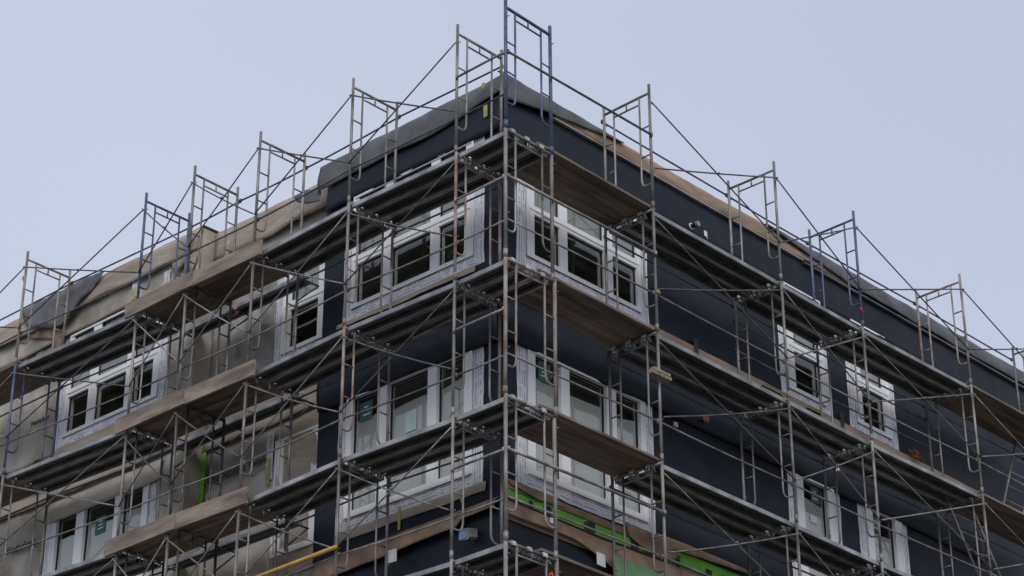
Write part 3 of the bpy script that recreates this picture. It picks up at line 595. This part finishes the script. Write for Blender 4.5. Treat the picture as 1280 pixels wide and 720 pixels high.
for i in range(8):
    kmax = {0: 4, 1: 4, 2: 4}.get(i, 3)
    for k in range(kmax+1): frame('L', i, k, k == kmax)
for i in range(5):
    kmax = 4 if i == 0 else 3
    for k in range(kmax+1): frame('R', i, k, k == kmax)

# ------------------------------------------------------------------ decks
DECK = {1: 'top deck', 2: 'second deck', 3: 'third deck', 4: 'lowest deck'}
def bay_name(side, i):
    if side == 'L':
        return 'between the corner and first left tower' if i == 0 else 'between %s and %s left towers' % (ORD[i-1], ORD[i])
    if i == -1: return 'between the corner and first right tower'
    return 'between %s and %s right towers' % (ORD[i], ORD[i+1])
_pl = {}
PW = .262
def plank_meshes(length):
    key = round(length, 3)
    if key in _pl: return _pl[key]
    D = {}; h = PW/2; L_ = length
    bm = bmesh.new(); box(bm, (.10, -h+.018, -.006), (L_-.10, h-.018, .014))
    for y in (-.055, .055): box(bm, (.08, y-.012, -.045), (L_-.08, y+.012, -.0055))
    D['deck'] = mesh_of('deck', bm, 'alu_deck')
    for s in (-1, 1):
        bm = bmesh.new(); y0, y1 = (h-.0175, h) if s > 0 else (-h, -h+.0175)
        box(bm, (.03, y0, -.046), (L_-.03, y1, .018)); yi = (y0-.022, y0) if s > 0 else (y1, y1+.022)
        box(bm, (.03, yi[0], -.046), (L_-.03, yi[1], -.038)); D['side_rail%d' % s] = mesh_of('side_rail', bm, 'alu')
    for e in (0, 1):
        bm = bmesh.new(); x = 0 if e == 0 else L_; q = 1 if e == 0 else -1
        P = [(x+q*.105, -.03), (x+q*.03, .036), (x-q*.04, .038), (x-q*.055, .01), (x-q*.05, -.02), (x-q*.032, -.02), (x-q*.030, .028), (x+q*.03, .026), (x+q*.10, -.045)]
        for yc in ((.058,) if e == 0 else (-.058,)):
            a = [bm.verts.new((px, yc-.036, pz)) for px, pz in P]; b = [bm.verts.new((px, yc+.036, pz)) for px, pz in P]
            bm.faces.new(a); bm.faces.new(b[::-1])
            for j in range(9): bm.faces.new((a[j], a[(j+1) % 9], b[(j+1) % 9], b[j]))
        D['hook%d' % e] = mesh_of('hook', bm, 'hook')
    _pl[key] = D; return D
POS = ['outer', 'middle', 'inner']
def metal_plank(p0, p1, label, group='metal scaffold planks'):
    p0, p1 = Vector(p0), Vector(p1); d = p1-p0; L_ = round(d.length, 3); D = plank_meshes(L_)
    e = empty('metal_plank', p0); e.rotation_euler = (0, -math.atan2(d.z, math.hypot(d.x, d.y)), math.atan2(d.y, d.x))
    tag(e, label, 'scaffold plank', group)
    for n in D: link(n.rstrip('-01'), D[n], e)
    return e
def board_mesh(L_, wd, th, mat):
    bm = bmesh.new(); nseg = max(2, int(L_/.5)); seed = random.uniform(0, 99); rows = []
    for i in range(nseg+1):
        x = L_*i/nseg; w1 = .006*nz1(x, 1.1, seed); t1 = .006*nz1(x, .6, seed+2)
        rows.append([bm.verts.new((x, y+w1, z+t1)) for y, z in ((-wd/2, 0), (-wd/2, th-.006), (-wd/2+.006, th), (wd/2-.006, th), (wd/2, th-.006), (wd/2, 0))])
    for a, b in zip(rows, rows[1:]):
        for j in range(6): bm.faces.new((a[j], a[(j+1) % 6], b[(j+1) % 6], b[j]))
    bm.faces.new(rows[0]); bm.faces.new(rows[-1][::-1]); return mesh_of('wooden_board', bm, mat)
def wood_board(p0, p1, wd, th, label, group, mat='wood', name='wooden_plank', cat='wooden plank'):
    p0, p1 = Vector(p0), Vector(p1); d = p1-p0
    o = link(name, board_mesh(d.length, wd, th, mat)); o.location = p0; o.rotation_euler = (0, -math.atan2(d.z, math.hypot(d.x, d.y)), math.atan2(d.y, d.x))
    return tag(o, label, cat, group)
def board_up(p0, p1, th, hg, label, group):
    """board on edge along y: box from z 0 to hg, thickness th"""
    p0, p1 = Vector(p0), Vector(p1); L_ = (p1-p0).length; bm = bmesh.new(); n = 5; rows = []; sd_ = random.uniform(0, 50)
    for i in range(n+1):
        y = L_*i/n; wv = .007*nz1(y, .9, sd_); rows.append([bm.verts.new((x+wv, y, z+wv)) for x, z in ((-th/2, 0), (-th/2, hg), (th/2, hg), (th/2, 0))])
    for a, b in zip(rows, rows[1:]):
        for j in range(4): bm.faces.new((a[j], a[(j+1) % 4], b[(j+1) % 4], b[j]))
    bm.faces.new(rows[0]); bm.faces.new(rows[-1][::-1])
    o = link('toe_board', mesh_of('toe_board', bm, 'toe')); o.location = p0; o.rotation_euler = (math.atan2(p1.z-p0.z, p1.y-p0.y), 0, 0)
    return tag(o, label, 'toe board', group)
WOOD_L = {3, 4, 6}
for k in (1, 2, 3, 4):
    for i in range(7):
        if k == 4 and i > 1: continue
        z0, z1 = zk(k)+DZL[i], zk(k)+DZL[i+1]
        if i in WOOD_L:
            for j in range(4):
                x = .135 + j*.215
                wood_board((x, YL[i]-.05, z0+.032+.002*j), (x, YL[i+1]+.07, z1+.034+.002*j), .205, .042,
                           '%s weathered wooden plank of the %s %s' % (['outermost', 'second outermost', 'second innermost', 'innermost'][j], DECK[k], bay_name('L', i)), 'wooden scaffold planks')
            if i in (3, 4):
                board_up((-.045 - (.0 if i == 3 else .022), YL[i]-.22, z0-.10), (-.045 - (.0 if i == 3 else .022), YL[i+1]+(.20 if i == 4 else -.03), z1-.10), .04, .25,
                         'wide weathered toe board on edge along the %s %s' % (DECK[k], bay_name('L', i)), 'toe boards on the left scaffold')
        else:
            for j in range(3):
                x = .165 + j*.292
                metal_plank((x, YL[i], z0-.012), (x, YL[i+1], z1-.012), '%s ribbed metal plank of the %s %s' % (POS[j], DECK[k], bay_name('L', i)))
    # wooden boards in the bay right of the corner
    z0, z1 = zk(k), zk(k)+DZR[0]
    for j in range(4):
        y = .135 + j*.215
        wood_board((.70 + .05*(j % 2), y, z0+.075), (XR[0]+.09, y, z1+.032), .209, .042,
                   '%s brown wooden plank of the %s %s' % (['outermost', 'second outermost', 'second innermost', 'innermost'][j], DECK[k], bay_name('R', -1)), 'wooden scaffold planks')
    if k < 4:
        for i in range(4):
            z0, z1 = zk(k)+DZR[i], zk(k)+DZR[i+1]
            if i == 3 and k in (1, 2):
                for j in range(4):
                    y = .135 + j*.215
                    wood_board((XR[i]-.05, y, z0+.034), (XR[i+1]+.1, y, z1+.034), .205, .042,
                               '%s weathered wooden plank of the %s %s' % (['outermost', 'second outermost', 'second innermost', 'innermost'][j], DECK[k], bay_name('R', i)), 'wooden scaffold planks')
                continue
            for j in range(3):
                y = .165 + j*.292
                metal_plank((XR[i], y, z0-.012), (XR[i+1], y, z1-.012), '%s ribbed metal plank of the %s %s' % (POS[j], DECK[k], bay_name('R', i)))
# side brackets and the extra planks that fill the recess in the left face
for k in (1, 2, 3):
    for i in (3, 4, 5):
        zz = zk(k)+DZL[i]-.02
        e = empty('side_bracket', (W, YL[i], zz)); tag(e, 'small triangular side bracket under the %s on the %s left tower' % (DECK[k], ORD[i-1]), 'bracket', 'side brackets on the left scaffold')
        link('arm', tube_mesh('arm', [(.02, 0.05, 0), (.46, .05, 0)], .016, 'dark'), e); link('strut', tube_mesh('strut', [(.02, .05, -.42), (.43, .05, -.02)], .014, 'dark'), e)
        link('hanger', tube_mesh('hanger', [(.03, .05, .01), (.03, .05, -.46)], .018, 'dark'), e)
    metal_plank((1.16, 5.28, zk(k)-.045+.06), (1.16, 8.13, zk(k)-.055+.06), 'single metal plank on side brackets beside the %s in the recess' % DECK[k], 'bracket planks in the recess')

# ------------------------------------------------------------------ rails and cross braces
def lift_name(k): return ['above the top deck', 'below the top deck', 'below the second deck', 'below the third deck'][k]
_rail_n = 0
def rail(p0, p1, r, mat, label, group, sag=0.0, n=8):
    p0, p1 = Vector(p0), Vector(p1); d = (p1-p0)
    pts = [Vector((0, 0, 0)) + d*t - Vector((0, 0, sag*4*t*(1-t))) for t in ([0, 1] if not sag else [0, .2, .4, .6, .8, 1])]
    bm = bmesh.new(); tube(bm, pts, r, n)
    for t in (0, 1): tube(bm, [d*t - d.normalized()*.02*(1 if t else -1) - Vector((0, 0, .03)), d*t - d.normalized()*.02*(1 if t else -1) + Vector((0, 0, .03))], r*1.35, 6)
    o = link('guard_rail', mesh_of('guard_rail', bm, mat, True)); o.location = p0
    return tag(o, label, 'guard rail', group)
def LP(i, z, x): return (x, YL[i], z + DZL[i])
def RP(i, z, y): return (XR[i], y, z + DZR[i])
def brace(A0, A1, B0, B1, mat, label):
    """two flat-ended tubes crossing: A0 upper on one tower to A1 lower on the next, B the other way"""
    A0, A1, B0, B1 = map(Vector, (A0, A1, B0, B1)); e = empty('cross_brace', A0)
    tag(e, label, 'cross brace', 'cross braces on the scaffold')
    sg = random.uniform(0, .035)
    for (p, q, s) in ((A0, A1, 0), (B0, B1, 1)):
        pts = [p + (q-p)*t - A0 - Vector((0, 0, sg*4*t*(1-t)*(1 if s else .3))) for t in (0, .25, .5, .75, 1)]
        link('bar', tube_mesh('bar', pts, .0122, mat, 6), e)
    c = (A0+A1+B0+B1)/4 - A0; nrm = (A1-A0).cross(B1-B0).normalized()
    link('pivot', tube_mesh('pivot', [c-nrm*.028, c+nrm*.028], .014, mat, 6), e)
for k in range(4):
    zt = zk(k)
    for i in range(7):
        if i == 0:
            rail(LP(0, zt-.76, -.02), LP(1, zt-.76, -.02), .017, 'galv', 'grey top guard rail %s %s' % (lift_name(k), bay_name('L', 0)), 'guard rails around the corner tower')
        else:
            if i == 6 and k > 1: pass
            mt = random.choice(['galv', 'galv', 'dark', 'galv'])
            brace((-.036, YL[i], zt-.17+DZL[i]), (-.036, YL[i+1], zt-1.33+DZL[i+1]), (-.062, YL[i+1], zt-.17+DZL[i+1]), (-.062, YL[i], zt-1.33+DZL[i]), 'dark' if k == 0 else mt, 'crossed diagonal braces %s %s' % (lift_name(k), bay_name('L', i)))
            rail(LP(i, zt-.10, W+.04), LP(i+1, zt-.10, W+.04), .0145, 'dark', 'dark inner rail near the wall %s %s' % (lift_name(k), bay_name('L', i)), 'inner rails beside the wall', sag=random.uniform(0, .02))
        rail(LP(i, zt-1.40, .03), LP(i+1, zt-1.40, .03), .0135, 'galv' if k else 'dark', 'thin mid rail %s %s' % (lift_name(k), bay_name('L', i)), 'mid rails along the scaffold', sag=random.uniform(0, .02))
    # right face
    zc = zt-.75
    if k != 2:
        rail((0, -.03, zc), RP(0, zc, -.03), .022 if k else .018, 'galv' if k else 'dark', 'thick top guard rail %s %s' % (lift_name(k), bay_name('R', -1)), 'guard rails around the corner tower')
    if k > 0: rail((.0, .03, zt-1.37), RP(0, zt-1.37, .03), .0135, 'galv', 'thin mid rail %s %s' % (lift_name(k), bay_name('R', -1)), 'mid rails along the scaffold')
    for i in range(4):
        mt = random.choice(['galv', 'galv', 'dark', 'galv'])
        brace((XR[i], -.036, zt-.17+DZR[i]), (XR[i+1], -.036, zt-1.33+DZR[i+1]), (XR[i+1], -.062, zt-.17+DZR[i+1]), (XR[i], -.062, zt-1.33+DZR[i]), 'dark' if k == 0 else mt, 'crossed diagonal braces %s %s' % (lift_name(k), bay_name('R', i)))
        rail(RP(i, zt-.10, W+.04), RP(i+1, zt-.10, W+.04), .0145, 'dark', 'dark inner rail near the wall %s %s' % (lift_name(k), bay_name('R', i)), 'inner rails beside the wall', sag=random.uniform(0, .02))
        if k > 0:
            rail(RP(i, zt-1.37, .03), RP(i+1, zt-1.37, .03), .0135, 'galv', 'thin mid rail %s %s' % (lift_name(k), bay_name('R', i)), 'mid rails along the scaffold', sag=random.uniform(0, .02))
        if k == 1 and i in (1, 2):
            rail(RP(i, zt-.36, W+.04), RP(i+1, zt-.36, W+.04), .0145, 'dark', 'second inner rail by windows %s %s' % (lift_name(k), bay_name('R', i)), 'inner rails beside the wall')
            rail(RP(i, zt-.86, W+.04), RP(i+1, zt-.86, W+.04), .0145, 'dark', 'lowest inner rail by windows %s %s' % (lift_name(k), bay_name('R', i)), 'inner rails beside the wall')

# ------------------------------------------------------------------ loose things
def ribbon(loc, label, cols=('red',), seed=0):
    e = empty('flagging_ribbon', loc); tag(e, label, 'ribbon')
    rnd = random.Random(seed)
    for q in range(4):
        pts = [(0, 0, .02)]; a = rnd.uniform(0, 6.28)
        for s in range(1, 4): pts.append((math.cos(a)*.025*s + rnd.uniform(-.015, .015), math.sin(a)*.02*s-.01, .02 + (.02 if s == 1 else -.045*s*rnd.uniform(.4, 1))))
        link('ribbon_tail', tube_mesh('ribbon_tail', pts, .011, cols[q % len(cols)], 5), e)
    bm = bmesh.new(); bmesh.ops.create_icosphere(bm, subdivisions=1, radius=.035)
    for v in bm.verts: v.co *= rnd.uniform(.8, 1.25)
    link('knot', mesh_of('knot', bm, cols[0]), e); e.scale = (.6, .6, .6)
ribbon((8.36, -.03, ZT-1.72), 'red flagging ribbon tied to a leg of the third right tower', ('red',), 1)
ribbon((7.35, -.05, ZT-4.83), 'red and white ribbon tied where the lower braces cross', ('red', 'white'), 2)
ribbon((13.1, -.05, ZT-3.25), 'small red ribbon tied to the brace at the right frame edge', ('red',), 3)
ribbon((-.02, 11.28, ZT-.30), 'small faded red ribbon tied to the sixth left tower', ('pink',), 4)
ribbon((3.17, -.03, ZT-3.32), 'yellow ribbon scrap tied to the first right tower', ('yellow',), 5)
ribbon((.80, -.03, ZT-8.22), 'red ribbon tied under the header at the corner, lowest lift', ('red',), 6)
# wood blocks on the first right tower
e = empty('wood_blocks', (3.1, -.06, ZT-4.72)); tag(e, 'short lumber offcuts wedged against the first right tower below the second deck', 'lumber')
for q, (dx, dz, l) in enumerate(((-.22, .0, .42), (-.18, .055, .36))):
    bm = bmesh.new(); box(bm, (dx, -.05, dz), (dx+l, .04, dz+.045), .004); link('offcut', mesh_of('offcut', bm, 'toe'), e)
# thin lath poking out below the second deck
o = wood_board((.55, 1.45, ZT-4.20), (.52, 2.25, ZT-4.27), .05, .02, 'thin pale lath poking out under the second deck left of the corner', None, 'toe', 'wooden_lath', 'lath')
# tangle of orange cord on the second deck line
rnd = random.Random(11); e = empty('cord_tangle', (11.5, 1.1, ZT-3.06)); tag(e, 'small tangle of orange cord lying by the wall below the right small window', 'cord')
pts = [(rnd.uniform(-.2, .2), rnd.uniform(-.05, .05), rnd.uniform(.0, .15)) for _ in range(26)]
link('loop', tube_mesh('loop', pts, .007, 'orange', 5), e); link('loop', tube_mesh('loop', [(x*.8+.03, y, z*.9) for x, y, z in pts[::-1]], .006, 'orange', 5), e)
# yellow tube at the bottom of the left face
o = link('yellow_tube', tube_mesh('yellow_tube', [(-.06, 3.05, ZT-7.30), (-.06, 5.6, ZT-7.36)], .031, 'ypipe', 8)); tag(o, 'yellow guard tube low on the left scaffold by the corner block', 'tube')
# faded red end cap on the recess plank
bm = bmesh.new(); tube(bm, [(1.02, 6.8, ZT-2.10), (1.02, 6.98, ZT-2.10)], .065, 10); o = link('end_cap', mesh_of('end_cap', bm, 'pink', True)); tag(o, 'faded red plastic cap beside the recess plank under the top deck', 'cap')
# access ladders in the last right bay
def ladder(p0, p1, across, label):
    p0, p1, a = Vector(p0), Vector(p1), Vector(across); e = empty('access_ladder', p0); tag(e, label, 'ladder', 'access ladders in the right scaffold')
    d = p1-p0
    for s in (0, 1): link('rail', tube_mesh('rail', [a*s, d + a*s], .021, 'galv', 8), e)
    n = int(d.length/.3)
    for q in range(1, n): link('rung', tube_mesh('rung', [d*q/n, d*q/n + a], .013, 'galv', 6), e)
ladder((13.30, .72, zk(2)+.09), (14.35, .72, zk(1)+.25), (.62, -.02, .0), 'grey access ladder leaning between the second and top decks at the right')
ladder((13.05, .35, zk(3)+.09), (11.85, .35, zk(2)-.05), (-.78, .02, 0), 'grey access ladder leaning up to the second deck at the right')
